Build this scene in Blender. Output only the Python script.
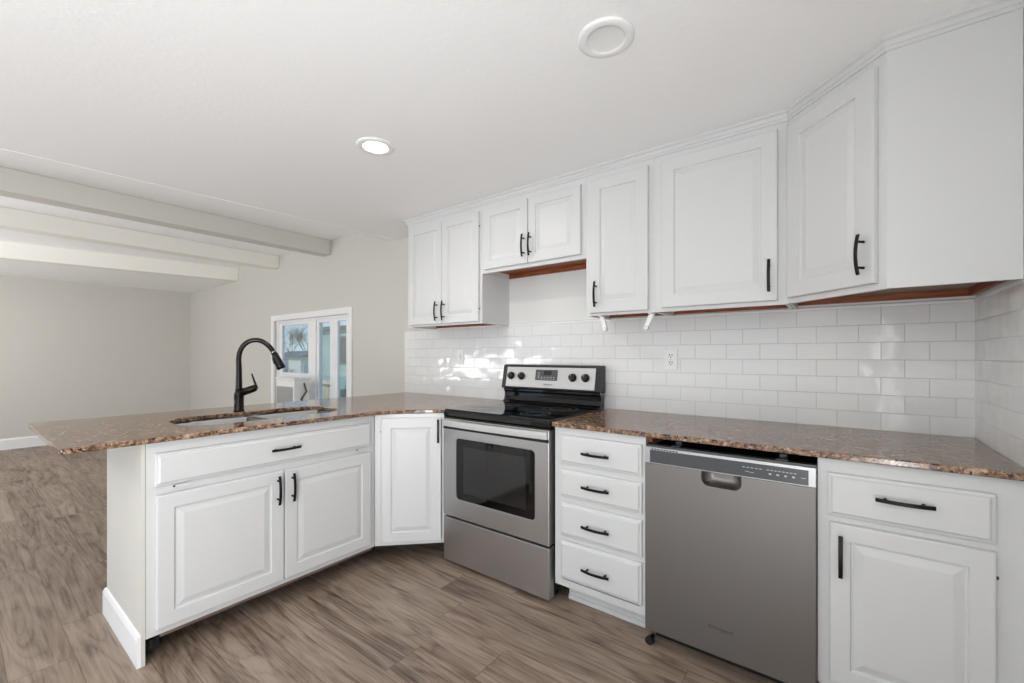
import bpy, bmesh, math, random
from mathutils import Vector, Matrix
for o in list(bpy.data.objects): bpy.data.objects.remove(o)
S = bpy.context.scene
COL = S.collection
R = math.radians
random.seed(4)

# ------------------------------------------------------------ camera
cam = bpy.data.cameras.new('camera')
camo = bpy.data.objects.new('camera', cam); COL.objects.link(camo)
camo.location = (-0.426, -2.509, 1.245)
camo.rotation_euler = (R(90), 0, R(37.322))
cam.sensor_fit = 'HORIZONTAL'; cam.sensor_width = 36
cam.lens = 432.0 / 1024 * 36
cam.shift_y = (355.3 - 341.5) / 1024
cam.clip_start = 0.02; cam.clip_end = 300
S.camera = camo
S.view_settings.view_transform = 'Standard'
S.view_settings.look = 'None'
S.view_settings.gamma = 1
S.view_settings.exposure = -0.14
S.view_settings.use_curve_mapping = False
S.cycles.use_denoising = True
S.cycles.max_bounces = 10
S.cycles.diffuse_bounces = 6
S.cycles.sample_clamp_indirect = 4

# ------------------------------------------------------------ world, sun and fill lights
w = bpy.data.worlds.new('World'); S.world = w; w.use_nodes = True
nt = w.node_tree; nt.nodes.clear()
wo = nt.nodes.new('ShaderNodeOutputWorld'); bg = nt.nodes.new('ShaderNodeBackground')
tc = nt.nodes.new('ShaderNodeTexCoord'); sx = nt.nodes.new('ShaderNodeSeparateXYZ'); cr = nt.nodes.new('ShaderNodeValToRGB')
nt.links.new(tc.outputs['Generated'], sx.inputs[0]); nt.links.new(sx.outputs[2], cr.inputs[0])
cr.color_ramp.elements[0].position = .0; cr.color_ramp.elements[0].color = (.66, .84, .98, 1)
cr.color_ramp.elements[1].position = .5; cr.color_ramp.elements[1].color = (.14, .38, .80, 1)
bg.inputs[1].default_value = 1.3
nt.links.new(cr.outputs[0], bg.inputs[0]); nt.links.new(bg.outputs[0], wo.inputs[0])

def light(name, kind, loc, energy, direction=(0, 0, -1), color=(1, 1, 1), size=None, size_y=None, **kw):
    l = bpy.data.lights.new(name, kind); l.energy = energy; l.color = color
    if kind == 'AREA':
        l.shape = 'RECTANGLE' if size_y else 'DISK'; l.size = size
        if size_y: l.size_y = size_y
    for k, v in kw.items(): setattr(l, k, v)
    o = bpy.data.objects.new(name, l); COL.objects.link(o); o.location = loc
    o.rotation_euler = Vector(direction).to_track_quat('-Z', 'Y').to_euler()
    return o
light('sun', 'SUN', (0, -8, 8), 3.0, (-0.2, 1.0, -1.0), (1, .96, .9), angle=R(1.0))
# fill lights at the front window and at added, unseen patio and side doors,
# most tilted up to brighten the ceiling in place of ground bounce
DAY = (.965, .985, 1)
light('added_fill_patio', 'AREA', (-2.2, -4.9, .95), 9, (0, 1, .8), DAY, 2.5, 1.6)
light('front_window_fill', 'AREA', (-6.6, -4.9, 1.0), 118, (0, 1, 2.6), DAY, 2.9, 1.2)
light('added_fill_side_low', 'AREA', (-0.04, -3.75, .32), 112, (-1, 0, 1.6), DAY, .55, 1.5)
light('added_fill_side', 'AREA', (-0.02, -3.9, 1.25), 20, (-1, 0, 0), DAY, 1.2, 1.3)
# ceiling fill lamps added behind the camera, out of view
for lx, ly in ((-1.0, -3.4), (-2.3, -4.2), (-5.6, -3.6), (-7.6, -3.2)):
    light('added_ceiling_fill', 'AREA', (lx, ly, 2.28), 12, (0, 0, -1), (1, .97, .92), .14)

# ------------------------------------------------------------ materials
def L(s):  # sRGB 0..255 -> linear
    return tuple(((c / 255) / 12.92 if c / 255 <= .04045 else ((c / 255 + .055) / 1.055) ** 2.4) for c in s)
def mat(name, col, rough=.5, metal=0, **kw):
    m = bpy.data.materials.new(name); m.use_nodes = True
    b = m.node_tree.nodes['Principled BSDF']
    b.inputs['Base Color'].default_value = (*L(col), 1)
    b.inputs['Roughness'].default_value = rough; b.inputs['Metallic'].default_value = metal
    for k, v in kw.items(): b.inputs[k].default_value = v
    return m
def N(m, t, **kw):
    n = m.node_tree.nodes.new(t)
    for k, v in kw.items():
        if k in n.inputs: n.inputs[k].default_value = v
        else: setattr(n, k, v)
    return n
def lk(m, a, b): m.node_tree.links.new(a, b)
def BS(m): return m.node_tree.nodes['Principled BSDF']
def pos(m): return N(m, 'ShaderNodeNewGeometry').outputs['Position']
def mapping(m, vec, scale=(1, 1, 1), loc=(0, 0, 0)):
    mp = N(m, 'ShaderNodeMapping'); lk(m, vec, mp.inputs[0])
    mp.inputs['Scale'].default_value = scale; mp.inputs['Location'].default_value = loc
    return mp.outputs[0]
def bump(m, h, strength=.1, dist=.002):
    b = N(m, 'ShaderNodeBump'); b.inputs['Strength'].default_value = strength; b.inputs['Distance'].default_value = dist
    lk(m, h, b.inputs['Height']); lk(m, b.outputs[0], BS(m).inputs['Normal'])
def mathn(m, op, a, b=None):
    n = N(m, 'ShaderNodeMath', operation=op)
    for i, v in enumerate((a, b)):
        if v is None: continue
        if isinstance(v, (int, float)): n.inputs[i].default_value = v
        else: lk(m, v, n.inputs[i])
    return n.outputs[0]
def ramp(m, fac, stops):
    r = N(m, 'ShaderNodeValToRGB'); lk(m, fac, r.inputs[0]); e = r.color_ramp.elements
    while len(e) < len(stops): e.new(.5)
    for i, (p, c) in enumerate(stops): e[i].position = p; e[i].color = (*L(c), 1)
    return r.outputs[0]
def mix(m, fac, a, b, mode='MIX'):
    n = N(m, 'ShaderNodeMix', data_type='RGBA', blend_type=mode)
    if isinstance(fac, (int, float)): n.inputs[0].default_value = fac
    else: lk(m, fac, n.inputs[0])
    for i, v in ((6, a), (7, b)):
        if isinstance(v, tuple): n.inputs[i].default_value = (*L(v), 1)
        else: lk(m, v, n.inputs[i])
    return n.outputs[2]
def noise(m, vec, scale, detail=4, rough=.5, dist=0):
    n = N(m, 'ShaderNodeTexNoise'); lk(m, vec, n.inputs['Vector'])
    n.inputs['Scale'].default_value = scale; n.inputs['Detail'].default_value = detail
    n.inputs['Roughness'].default_value = rough; n.inputs['Distortion'].default_value = dist
    return n.outputs[0]

M = {}
def painted(name, col, rough, scale=60, s=.05, d=.001):
    m = mat(name, col, rough)
    n = noise(m, pos(m), scale, 3); bump(m, n, s, d); M[name] = m
painted('cabinet_paint', (210, 210, 210), .38, 25, .012)
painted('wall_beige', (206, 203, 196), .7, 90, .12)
painted('ceiling_white', (247, 247, 247), .8, 45, .25, .004)
painted('trim_white', (238, 238, 238), .45)
painted('beam_paint_lit', (238, 235, 228), .6)  # lighter tone paints in the brighter light on the two farther beams
painted('wall_white', (226, 226, 224), .65, 90, .1)
M['grille_grey'] = mat('grille_grey', (165, 165, 163), .6)

# hardware
M['black_metal'] = mat('black_metal', (30, 28, 27), .38, .6)
M['bronze'] = mat('bronze', (34, 29, 26), .22, .6)
M['chrome'] = mat('chrome', (205, 205, 205), .2, 1)
M['black_gloss'] = mat('black_gloss', (11, 11, 12), .04)
M['black_plastic'] = mat('black_plastic', (26, 26, 27), .35)
M['black_soft'] = mat('black_soft', (16, 16, 16), .6)
M['grey_print'] = mat('grey_print', (95, 95, 95), .4)
M['light_print'] = mat('light_print', (190, 190, 190), .5)
M['white_plastic'] = mat('white_plastic', (236, 236, 234), .35)
M['clear_plastic'] = mat('clear_plastic', (225, 225, 225), .25)
M['strip_grey'] = mat('strip_grey', (78, 80, 82), .3, .3)
m = M['steel'] = mat('steel', (194, 193, 193), .33, 1)
n = noise(m, mapping(m, pos(m), (1.2, 1.2, 320)), 3, 3)
lk(m, mathn(m, 'ADD', mathn(m, 'MULTIPLY', n, .12), .34), BS(m).inputs['Roughness']); bump(m, n, .03, .0005)
m = M['steel_dark'] = mat('steel_dark', (138, 134, 131), .36, 1)
n = noise(m, mapping(m, pos(m), (260, 260, 1.5)), 3, 3)
lk(m, mathn(m, 'ADD', mathn(m, 'MULTIPLY', n, .12), .42), BS(m).inputs['Roughness'])
m = M['handle_steel'] = mat('handle_steel', (225, 224, 222), .42, .85)
m = M['sink_steel'] = mat('sink_steel', (112, 111, 112), .34, 1)
M['oven_glass'] = mat('oven_glass', (38, 37, 36), .06)
m = M['glass'] = bpy.data.materials.new('glass'); m.use_nodes = True
nt = m.node_tree; nt.nodes.remove(BS(m)); out = nt.nodes['Material Output']
tr = N(m, 'ShaderNodeBsdfTransparent'); gl = N(m, 'ShaderNodeBsdfGlossy'); gl.inputs['Roughness'].default_value = .02
fr = N(m, 'ShaderNodeFresnel'); fr.inputs[0].default_value = 1.45; ms = N(m, 'ShaderNodeMixShader')
tr.inputs[0].default_value = (.95, .98, .98, 1)
lk(m, mathn(m, 'MULTIPLY', fr.outputs[0], .5), ms.inputs[0]); lk(m, tr.outputs[0], ms.inputs[1]); lk(m, gl.outputs[0], ms.inputs[2]); lk(m, ms.outputs[0], out.inputs[0])

# stained wood of the unpainted cabinet undersides
m = M['stained_wood'] = mat('stained_wood', (135, 72, 35), .4)
n = noise(m, mapping(m, pos(m), (3, 30, 30)), 3, 5, .6)
lk(m, ramp(m, n, [(.3, (100, 48, 22)), (.7, (165, 88, 44))]), BS(m).inputs['Base Color'])
m = M['dull_wood'] = mat('dull_wood', (128, 108, 96), .5)
n = noise(m, mapping(m, pos(m), (3, 30, 30)), 3, 5, .6)
lk(m, ramp(m, n, [(.3, (122, 100, 88)), (.7, (146, 124, 112))]), BS(m).inputs['Base Color'])
m = M['toe_wood'] = mat('toe_wood', (120, 100, 85), .6)
n = noise(m, mapping(m, pos(m), (3, 3, 60)), 3, 5, .6)
lk(m, ramp(m, n, [(.3, (96, 78, 66)), (.7, (140, 120, 104))]), BS(m).inputs['Base Color'])

M['toe_shade'] = mat('toe_shade', (52, 42, 36), .7)  # shadow gap under the cabinets painted as a dark toe kick
# subway tile, three inches by six, half-bond; u and z are world metres
def tile_mat(name, axis, u0):
    m = mat(name, (226, 226, 225), .08)
    sp = N(m, 'ShaderNodeSeparateXYZ'); lk(m, pos(m), sp.inputs[0])
    cb = N(m, 'ShaderNodeCombineXYZ')
    lk(m, mathn(m, 'SUBTRACT', sp.outputs[axis], u0), cb.inputs[0])
    lk(m, mathn(m, 'SUBTRACT', sp.outputs[2], .914 - .0778 * 20), cb.inputs[1])
    b = N(m, 'ShaderNodeTexBrick', offset=.5, offset_frequency=2)
    lk(m, cb.outputs[0], b.inputs['Vector'])
    b2 = N(m, 'ShaderNodeTexBrick', offset=.5, offset_frequency=2); lk(m, cb.outputs[0], b2.inputs['Vector'])
    for k, v in (('Scale', 1), ('Mortar Size', 0), ('Brick Width', .1556), ('Row Height', .0778)): b2.inputs[k].default_value = v
    b2.inputs['Color1'].default_value = (0, 0, 0, 1); b2.inputs['Color2'].default_value = (1, 1, 1, 1)
    for k, v in (('Scale', 1), ('Mortar Size', .0014), ('Mortar Smooth', .2), ('Brick Width', .1556), ('Row Height', .0778), ('Bias', 0)):
        b.inputs[k].default_value = v
    b.inputs['Color1'].default_value = (*L((231, 231, 230)), 1); b.inputs['Color2'].default_value = (*L((228, 228, 227)), 1)
    b.inputs['Mortar'].default_value = (*L((200, 200, 198)), 1)
    lk(m, b.outputs[0], BS(m).inputs['Base Color'])
    lk(m, mathn(m, 'ADD', mathn(m, 'MULTIPLY', b.outputs[1], .6), .07), BS(m).inputs['Roughness'])
    ve = N(m, 'ShaderNodeVectorMath', operation='MULTIPLY_ADD'); lk(m, b2.outputs[0], ve.inputs[0]); ve.inputs[1].default_value = (50, 31, 17); lk(m, pos(m), ve.inputs[2])
    wob = noise(m, ve.outputs[0], 6, 1)
    h = mathn(m, 'ADD', mathn(m, 'MULTIPLY', b.outputs[1], -1.0), mathn(m, 'MULTIPLY', wob, 6))
    bump(m, h, .45, .0022)
    return m
M['tile_back'] = tile_mat('tile_back', 0, -1.454 - .1556 * 40)
M['tile_right'] = tile_mat('tile_right', 1, -.1556 * 40 + .075)

# speckled granite
m = M['granite'] = mat('granite', (150, 120, 100), .13)
p = pos(m)
n1 = noise(m, p, 40, 7, .74, .2); n2 = noise(m, p, 120, 4, .6); n3 = noise(m, mapping(m, p, (1, 1, 1), (5, 3, 1)), 60, 5, .7, .3)
c = ramp(m, n1, [(.36, (62, 42, 31)), (.45, (108, 80, 61)), (.54, (146, 115, 92)), (.66, (200, 174, 150))])
dk = ramp(m, n3, [(.41, (255, 255, 255)), (.45, (0, 0, 0))])
c = mix(m, dk, c, (36, 30, 29))
pk = ramp(m, n2, [(.6, (0, 0, 0)), (.66, (255, 255, 255))])
c = mix(m, pk, c, (190, 160, 146))
lk(m, c, BS(m).inputs['Base Color'])
BS(m).inputs['Specular IOR Level'].default_value = .45

# vinyl plank floor running along X
m = M['plank_floor'] = mat('plank_floor', (140, 120, 106), .42)
sp = N(m, 'ShaderNodeSeparateXYZ'); lk(m, pos(m), sp.inputs[0])
PW, PL = .182, 1.22
rowf = mathn(m, 'DIVIDE', sp.outputs[1], PW); row = mathn(m, 'FLOOR', rowf)
wn = N(m, 'ShaderNodeTexWhiteNoise', noise_dimensions='1D'); lk(m, row, wn.inputs['W'])
colf = mathn(m, 'ADD', mathn(m, 'DIVIDE', sp.outputs[0], PL), mathn(m, 'MULTIPLY', wn.outputs[0], 5)); colm = mathn(m, 'FLOOR', colf)
cb = N(m, 'ShaderNodeCombineXYZ'); lk(m, row, cb.inputs[0]); lk(m, colm, cb.inputs[1])
wn2 = N(m, 'ShaderNodeTexWhiteNoise', noise_dimensions='2D'); lk(m, cb.outputs[0], wn2.inputs['Vector'])
cv = N(m, 'ShaderNodeCombineXYZ')
lk(m, mathn(m, 'MULTIPLY', sp.outputs[0], .9), cv.inputs[0]); lk(m, mathn(m, 'MULTIPLY', sp.outputs[1], 5.5), cv.inputs[1]); lk(m, mathn(m, 'MULTIPLY', wn2.outputs[0], 37), cv.inputs[2])
cv2 = N(m, 'ShaderNodeVectorMath', operation='MULTIPLY'); lk(m, cv.outputs[0], cv2.inputs[0]); cv2.inputs[1].default_value = (.5, 1, 1)
g1 = noise(m, cv2.outputs[0], 1.15, 1.5, .4, .35)
rings = mathn(m, 'POWER', mathn(m, 'ABSOLUTE', mathn(m, 'SINE', mathn(m, 'MULTIPLY', g1, 48))), .45)
fine = N(m, 'ShaderNodeCombineXYZ')
lk(m, mathn(m, 'MULTIPLY', sp.outputs[0], 3.2), fine.inputs[0]); lk(m, mathn(m, 'MULTIPLY', sp.outputs[1], 110), fine.inputs[1]); lk(m, mathn(m, 'MULTIPLY', wn2.outputs[0], 11), fine.inputs[2])
g2 = noise(m, fine.outputs[0], 1, 5, .6)
g3 = noise(m, cv.outputs[0], 2.2, 3, .6, 1.2)
v = mathn(m, 'ADD', mathn(m, 'MULTIPLY', rings, .22), mathn(m, 'MULTIPLY', g2, .7))
v = mathn(m, 'ADD', v, mathn(m, 'MULTIPLY', g3, 1.0))
v = mathn(m, 'ADD', v, mathn(m, 'MULTIPLY', wn2.outputs[0], .16))
v = mathn(m, 'SUBTRACT', v, .60)
c = ramp(m, v, [(.14, (70, 57, 49)), (.32, (108, 91, 79)), (.50, (136, 118, 103)), (.74, (158, 141, 126))])
fy = mathn(m, 'FRACT', rowf); fx = mathn(m, 'FRACT', colf)
ey = mathn(m, 'LESS_THAN', mathn(m, 'MINIMUM', fy, mathn(m, 'SUBTRACT', 1, fy)), .008)
ex = mathn(m, 'LESS_THAN', mathn(m, 'MINIMUM', fx, mathn(m, 'SUBTRACT', 1, fx)), .0013)
seam = mathn(m, 'MAXIMUM', ex, ey)
c = mix(m, mathn(m, 'MULTIPLY', seam, .6), c, (70, 56, 48))
lk(m, c, BS(m).inputs['Base Color'])
bump(m, mathn(m, 'SUBTRACT', mathn(m, 'MULTIPLY', v, .5), seam), .12, .001)
# outdoors
def simple(name, col, rough=.8, sc=4, var=.25):
    m = mat(name, col, rough); n = noise(m, pos(m), sc, 5, .6)
    c2 = tuple(c * (1 - var) for c in col); c3 = tuple(min(255, c * (1 + var * .5)) for c in col)
    lk(m, ramp(m, n, [(.35, c2), (.65, c3)]), BS(m).inputs['Base Color']); M[name] = m
simple('dry_grass', (176, 158, 120)); simple('bark', (92, 78, 68)); simple('shrub_leaf', (120, 128, 96), .8, 9, .4)
simple('mint_siding', (172, 196, 190), .7, 2, .06); simple('roof_grey', (96, 104, 108)); simple('fence_tan', (232, 218, 194), .8, 3, .1)
simple('blue_paint', (112, 140, 158), .5, 2, .1); simple('brown_frame', (88, 76, 66), .6)
M['dark_window'] = mat('dark_window', (62, 54, 56), .1)
M['pale_siding'] = mat('pale_siding', (222, 226, 222), .7)

# ------------------------------------------------------------ mesh helpers
class MB:
    def __init__(s): s.v = []; s.f = []; s.sm = []
    def add(s, vs, fs, smooth=False):
        k = len(s.v); s.v += [tuple(v) for v in vs]
        for f in fs: s.f.append(tuple(i + k for i in f)); s.sm.append(smooth)
        return s
    def box(s, x0, x1, y0, y1, z0, z1):
        x0, x1 = sorted((x0, x1)); y0, y1 = sorted((y0, y1)); z0, z1 = sorted((z0, z1))
        return s.add([(x, y, z) for z in (z0, z1) for y in (y0, y1) for x in (x0, x1)],
              [(0, 2, 3, 1), (4, 5, 7, 6), (0, 1, 5, 4), (2, 6, 7, 3), (0, 4, 6, 2), (1, 3, 7, 5)])
    def prism(s, poly, z0, z1, axis='z'):
        n = len(poly)
        def P(a, b, c): return (a, b, c) if axis == 'z' else ((a, c, b) if axis == 'y' else (c, a, b))
        vs = [P(a, b, z0) for a, b in poly] + [P(a, b, z1) for a, b in poly]
        return s.add(vs, [tuple(range(n))[::-1], tuple(range(n, 2 * n))] + [(i, (i + 1) % n, n + (i + 1) % n, n + i) for i in range(n)])
    def rings(s, rs, smooth=True, cap=(True, True), flatcap=True):
        n = len(rs[0]); vs = [v for r in rs for v in r]; fs = []
        for j in range(len(rs) - 1):
            for i in range(n): fs.append((j * n + i, j * n + (i + 1) % n, (j + 1) * n + (i + 1) % n, (j + 1) * n + i))
        k = len(s.v); s.add(vs, fs, smooth)
        if cap[0]: s.f.append(tuple(k + i for i in range(n))[::-1]); s.sm.append(False)
        if cap[1]: s.f.append(tuple(k + (len(rs) - 1) * n + i for i in range(n))); s.sm.append(False)
        return s
    def tube(s, pts, rad, n=12):
        pts = [Vector(p) for p in pts]; rs = []
        up = None
        for i, p in enumerate(pts):
            t = (pts[min(i + 1, len(pts) - 1)] - pts[max(i - 1, 0)]).normalized()
            if up is None: up = Vector((0, 0, 1)) if abs(t.z) < .9 else Vector((1, 0, 0))
            a = t.cross(up).normalized(); b = a.cross(t).normalized(); up = b
            r = rad[i] if isinstance(rad, (list, tuple)) else rad
            rs.append([p + (a * math.cos(q) + b * math.sin(q)) * r for q in [2 * math.pi * k / n for k in range(n)]])
        return s.rings([[tuple(v) for v in r] for r in rs])
    def lathe(s, prof, c=(0, 0, 0), axis='z', n=24, cap=(True, True)):
        rs = []
        for r, h in prof:
            ring = []
            for k in range(n):
                a = 2 * math.pi * k / n; x, y = r * math.cos(a), r * math.sin(a)
                ring.append((c[0] + x, c[1] + y, c[2] + h) if axis == 'z' else ((c[0] + x, c[1] + h, c[2] - y) if axis == 'y' else (c[0] + h, c[1] + x, c[2] + y)))
            rs.append(ring)
        return s.rings(rs, True, cap)
    def sweep(s, prof, path, z0=0, closed=False):
        """profile (out, z) swept along an xy polyline; out is to the right of travel"""
        P = [Vector(p) for p in path]; rs = []
        for i, p in enumerate(P):
            d0 = (P[i] - P[i - 1]).normalized() if i > 0 else None
            d1 = (P[i + 1] - P[i]).normalized() if i < len(P) - 1 else None
            d0 = d0 or d1; d1 = d1 or d0
            n0 = Vector((d0.y, -d0.x)); n1 = Vector((d1.y, -d1.x)); mm = (n0 + n1).normalized(); k = 1 / max(.3, mm.dot(n0))
            rs.append([(p.x + mm.x * k * o, p.y + mm.y * k * o, z + z0) for o, z in prof])
        return s.rings(rs, False)
    def build(s, name, material, parent=None, bevel=0, seg=2, loc=None):
        me = bpy.data.meshes.new(name); me.from_pydata(s.v, [], s.f)
        bm = bmesh.new(); bm.from_mesh(me); bmesh.ops.recalc_face_normals(bm, faces=bm.faces)
        for f, q in zip(bm.faces, s.sm): f.smooth = q
        bm.to_mesh(me); bm.free(); me.materials.append(M[material] if isinstance(material, str) else material)
        o = bpy.data.objects.new(name, me); COL.objects.link(o)
        if parent: o.parent = parent
        if loc: o.location = loc
        if bevel:
            b = o.modifiers.new('bevel', 'BEVEL'); b.width = bevel; b.segments = seg; b.limit_method = 'ANGLE'; b.angle_limit = R(40)
        return o
def rr(w, h, r, n=6, cx=0, cy=0):
    """rounded rectangle outline centred on cx, cy"""
    pts = []
    for qx, qy, a0 in ((1, 1, 0), (-1, 1, 90), (-1, -1, 180), (1, -1, 270)):
        for k in range(n + 1):
            a = R(a0 + 90 * k / n); pts.append((cx + qx * (w / 2 - r) + r * math.cos(a), cy + qy * (h / 2 - r) + r * math.sin(a)))
    return pts
def cut(o, mb):
    c = mb.build('cutter', 'trim_white')
    if o.parent: c.parent = o.parent
    md = o.modifiers.new('cut', 'BOOLEAN'); md.operation = 'DIFFERENCE'; md.solver = 'EXACT'; md.object = c
    bpy.context.view_layer.update()
    dg = bpy.context.evaluated_depsgraph_get()
    me = bpy.data.meshes.new_from_object(o.evaluated_get(dg))
    o.modifiers.clear(); o.data = me; bpy.data.objects.remove(c)
def tag(o, label, cat, group=None, kind=None):
    if label: o['label'] = label
    if cat: o['category'] = cat
    if group: o['group'] = group
    if kind: o['kind'] = kind
    return o
def thing(name, label, cat, loc=(0, 0, 0), rz=0, group=None):
    o = bpy.data.objects.new(name, None); COL.objects.link(o); o.empty_display_size = .1
    o.location = loc; o.rotation_euler = (0, 0, rz)
    return tag(o, label, cat, group)
def struct(o, label=None):
    o['kind'] = 'structure'
    if label: o['label'] = label
    return o
def text(txt, size, loc, rot, name, material, parent, shear=0):
    cu = bpy.data.curves.new('t', 'FONT'); cu.body = txt; cu.size = size; cu.align_x = 'CENTER'; cu.align_y = 'CENTER'; cu.extrude = .0003; cu.shear = shear
    t = bpy.data.objects.new('t', cu); COL.objects.link(t); bpy.context.view_layer.update()
    me = bpy.data.meshes.new_from_object(t.evaluated_get(bpy.context.evaluated_depsgraph_get()))
    bpy.data.objects.remove(t)
    me.materials.clear(); me.materials.append(M[material])
    o = bpy.data.objects.new(name, me); COL.objects.link(o); o.location = loc; o.rotation_euler = rot; o.parent = parent
    return o

# ------------------------------------------------------------ room shell
XL, YF, ZK, ZC = -9.19, -5.0, 2.30, 2.48
EX0, EX1 = -3.715, -4.08           # kitchen ceiling edge at y=0 and y=-5
struct(MB().box(XL - .1, .1, YF - .1, .1, -.1, 0).build('floor', 'plank_floor'), 'greyish brown wood-look plank floor')
struct(MB().prism([(EX0, 0), (.1, 0), (.1, YF), (EX1, YF)], ZK, ZC + .1).build('ceiling', 'ceiling_white'), 'flat white kitchen ceiling')
struct(MB().prism([(XL, 0), (EX0, 0), (EX1, YF), (XL, YF)], ZC, ZC + .1).build('ceiling', 'ceiling_white'), 'higher white ceiling over the far room')
# back wall with window opening
WX0, WX1, WZ0, WZ1 = -6.085, -4.44, .30, 1.672
b = MB().box(XL - .1, WX0, 0, .12, 0, ZC + .1).box(WX1, .1, 0, .12, 0, ZC + .1).box(WX0, WX1, 0, .12, WZ1, ZC + .1).box(WX0, WX1, 0, .12, 0, WZ0)
struct(b.build('wall_back', 'wall_beige'), 'warm beige wall with the window')
struct(MB().box(.009, .1, -2.95, 0, 0, ZK).box(.009, .1, YF, -4.6, 0, ZK).box(.009, .1, -4.6, -2.95, 2.05, ZK).build('wall_right', 'wall_white'))
struct(MB().box(XL - .1, XL, YF, 0, 0, ZC).build('wall_left', 'wall_beige'), 'beige end wall of the far room')
b = MB().box(XL, .1, YF - .12, YF, 2.1, ZC).box(XL, -8.1, YF - .12, YF, 0, 2.1).box(-5.1, -3.5, YF - .12, YF, 0, 2.1).box(-.9, .1, YF - .12, YF, 0, 2.1).box(-8.1, -5.1, YF - .12, YF, 0, .35).box(-8.1, -5.1, YF - .12, YF, 1.95, 2.1)
struct(b.build('wall_front', 'wall_beige'))
# white painted wall band between tile and cabinets
# trims
prof = [(0, 0), (.014, 0), (.014, .125), (.008, .14), (0, .145)]
struct(MB().sweep(prof, [(XL + .0005, -4.99), (XL + .0005, -.0005), (WX0 - .4, -.0005)]).build('baseboard_left', 'trim_white'), 'white baseboard along the far walls')
d = (EX1 - EX0) / 5.0
struct(MB().prism([(EX0 + .003, -.001), (EX0 + .055, -.001), (EX1 + .055, -4.99), (EX1 + .003, -4.99)], ZK - .003, ZK - .0005).build('trim_1', 'ceiling_white'), 'flat white strip along the edge of the kitchen ceiling')
struct(MB().prism([(EX0 - .012, -.001), (EX0 + .003, -.001), (EX1 + .003, -4.99), (EX1 - .012, -4.99)], ZK - .003, ZC).build('trim_2', 'ceiling_white'), 'white board closing the step between the two ceilings')
# beams
def beam(x0, x1, s0, z, label, mt='beam_paint_lit'):
    o = MB().prism([(x0, -.0005), (x1, -.0005), (x1 + s0 * 5, YF + .001), (x0 + s0 * 5, YF + .001)], z, ZC - .0005).build('ceiling_beam', mt, bevel=.008)
    tag(o, label, 'ceiling beam', 'painted beams across the far room', 'structure')
beam(-4.945, -4.785, 0, 2.322, 'beige ceiling beam nearest the kitchen, its dimmer light painted in', 'wall_beige')  # wall colour darkens this beam, imitating the dimmer light on it
beam(-6.135, -5.965, 0, 2.322, 'cream ceiling beam, the middle one of three, its brighter light painted in')
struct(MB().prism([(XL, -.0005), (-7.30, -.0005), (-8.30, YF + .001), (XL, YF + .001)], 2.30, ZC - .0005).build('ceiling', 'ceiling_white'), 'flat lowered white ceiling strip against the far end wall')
beam(-7.2995, -7.18, -.2, 2.295, 'cream ceiling beam furthest from the kitchen, at the lowered ceiling, its brighter light painted in')
# window
win = bpy.data.objects.new('window_1', None); COL.objects.link(win); win.location = ((WX0 + WX1) / 2, 0, WZ0); struct(win, 'white sliding window in the beige wall')
win['category'] = 'window'
def wp(mb, name, mt, bevel=0):
    o = mb.build(name, mt, win, bevel); o.location = (-win.location.x, 0, -win.location.z); return o
c = .068
wp(MB().box(WX0 - c, WX0, -.018, -.0005, WZ0 - c, WZ1 + c).box(WX1, WX1 + c, -.018, -.0005, WZ0 - c, WZ1 + c).box(WX0, WX1, -.018, -.0005, WZ1, WZ1 + c).box(WX0, WX1, -.018, -.0005, WZ0 - c, WZ0), 'window_casing', 'trim_white', .003)
f = .045
wp(MB().box(WX0, WX0 + f, .02, .1, WZ0, WZ1).box(WX1 - f, WX1, .02, .1, WZ0, WZ1).box(WX0 + f, WX1 - f, .02, .1, WZ1 - .03, WZ1).box(WX0 + f, WX1 - f, .02, .1, WZ0, WZ0 + f), 'window_frame', 'trim_white', .002)
def sash(x0, x1, y, zb, wl=.05, wr=.05, zt=.03):
    o = wp(MB().box(x0, x0 + wl, y, y + .03, zb, WZ1 - .03).box(x1 - wr, x1, y, y + .03, zb, WZ1 - .03).box(x0 + wl, x1 - wr, y, y + .03, WZ1 - .03 - zt, WZ1 - .03).box(x0 + wl, x1 - wr, y, y + .03, zb, zb + .05), 'window_sash', 'trim_white', .002)
    g = MB().box(x0 + wl, x1 - wr, y + .012, y + .016, zb + .05, WZ1 - .03 - zt).build('pane', 'glass', o)
sash(WX0 + f, -5.20, .03, .985, .08, .12)
sash(-5.13, -4.80, .03, WZ0 + f, .045, .055)
sash(-4.7995, WX1 - f, .03, WZ0 + f, .09, .055)
wp(MB().box(-5.1995, -5.1305, .015, .1, WZ0 + f, WZ1 - .03), 'mullion', 'trim_white', .002)
o = wp(MB().box(WX0 + f, -5.20, .03, .07, WZ0 + f, .985), 'lower_panel', 'trim_white', .002)
# unseen front openings, plain frames; the wide door is added for the light
for n_, x0, x1, z0, z1 in ((2, -8.1, -5.1, .35, 1.95), (3, -3.5, -.9, 0, 2.1)):
    b = MB(); xm = (x0 + x1) / 2
    for a0, a1 in ((x0, x0 + .06), (xm - .05, xm + .05), (x1 - .06, x1)): b.box(a0, a1, YF - .1, YF - .03, z0, z1)
    b.box(x0 + .06, xm - .05, YF - .1, YF - .03, z1 - .06, z1).box(xm + .05, x1 - .06, YF - .1, YF - .03, z1 - .06, z1).box(x0 + .06, xm - .05, YF - .1, YF - .03, z0, z0 + .06).box(xm + .05, x1 - .06, YF - .1, YF - .03, z0, z0 + .06)
    struct(b.build('window_%d' % n_, 'trim_white'))

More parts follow.
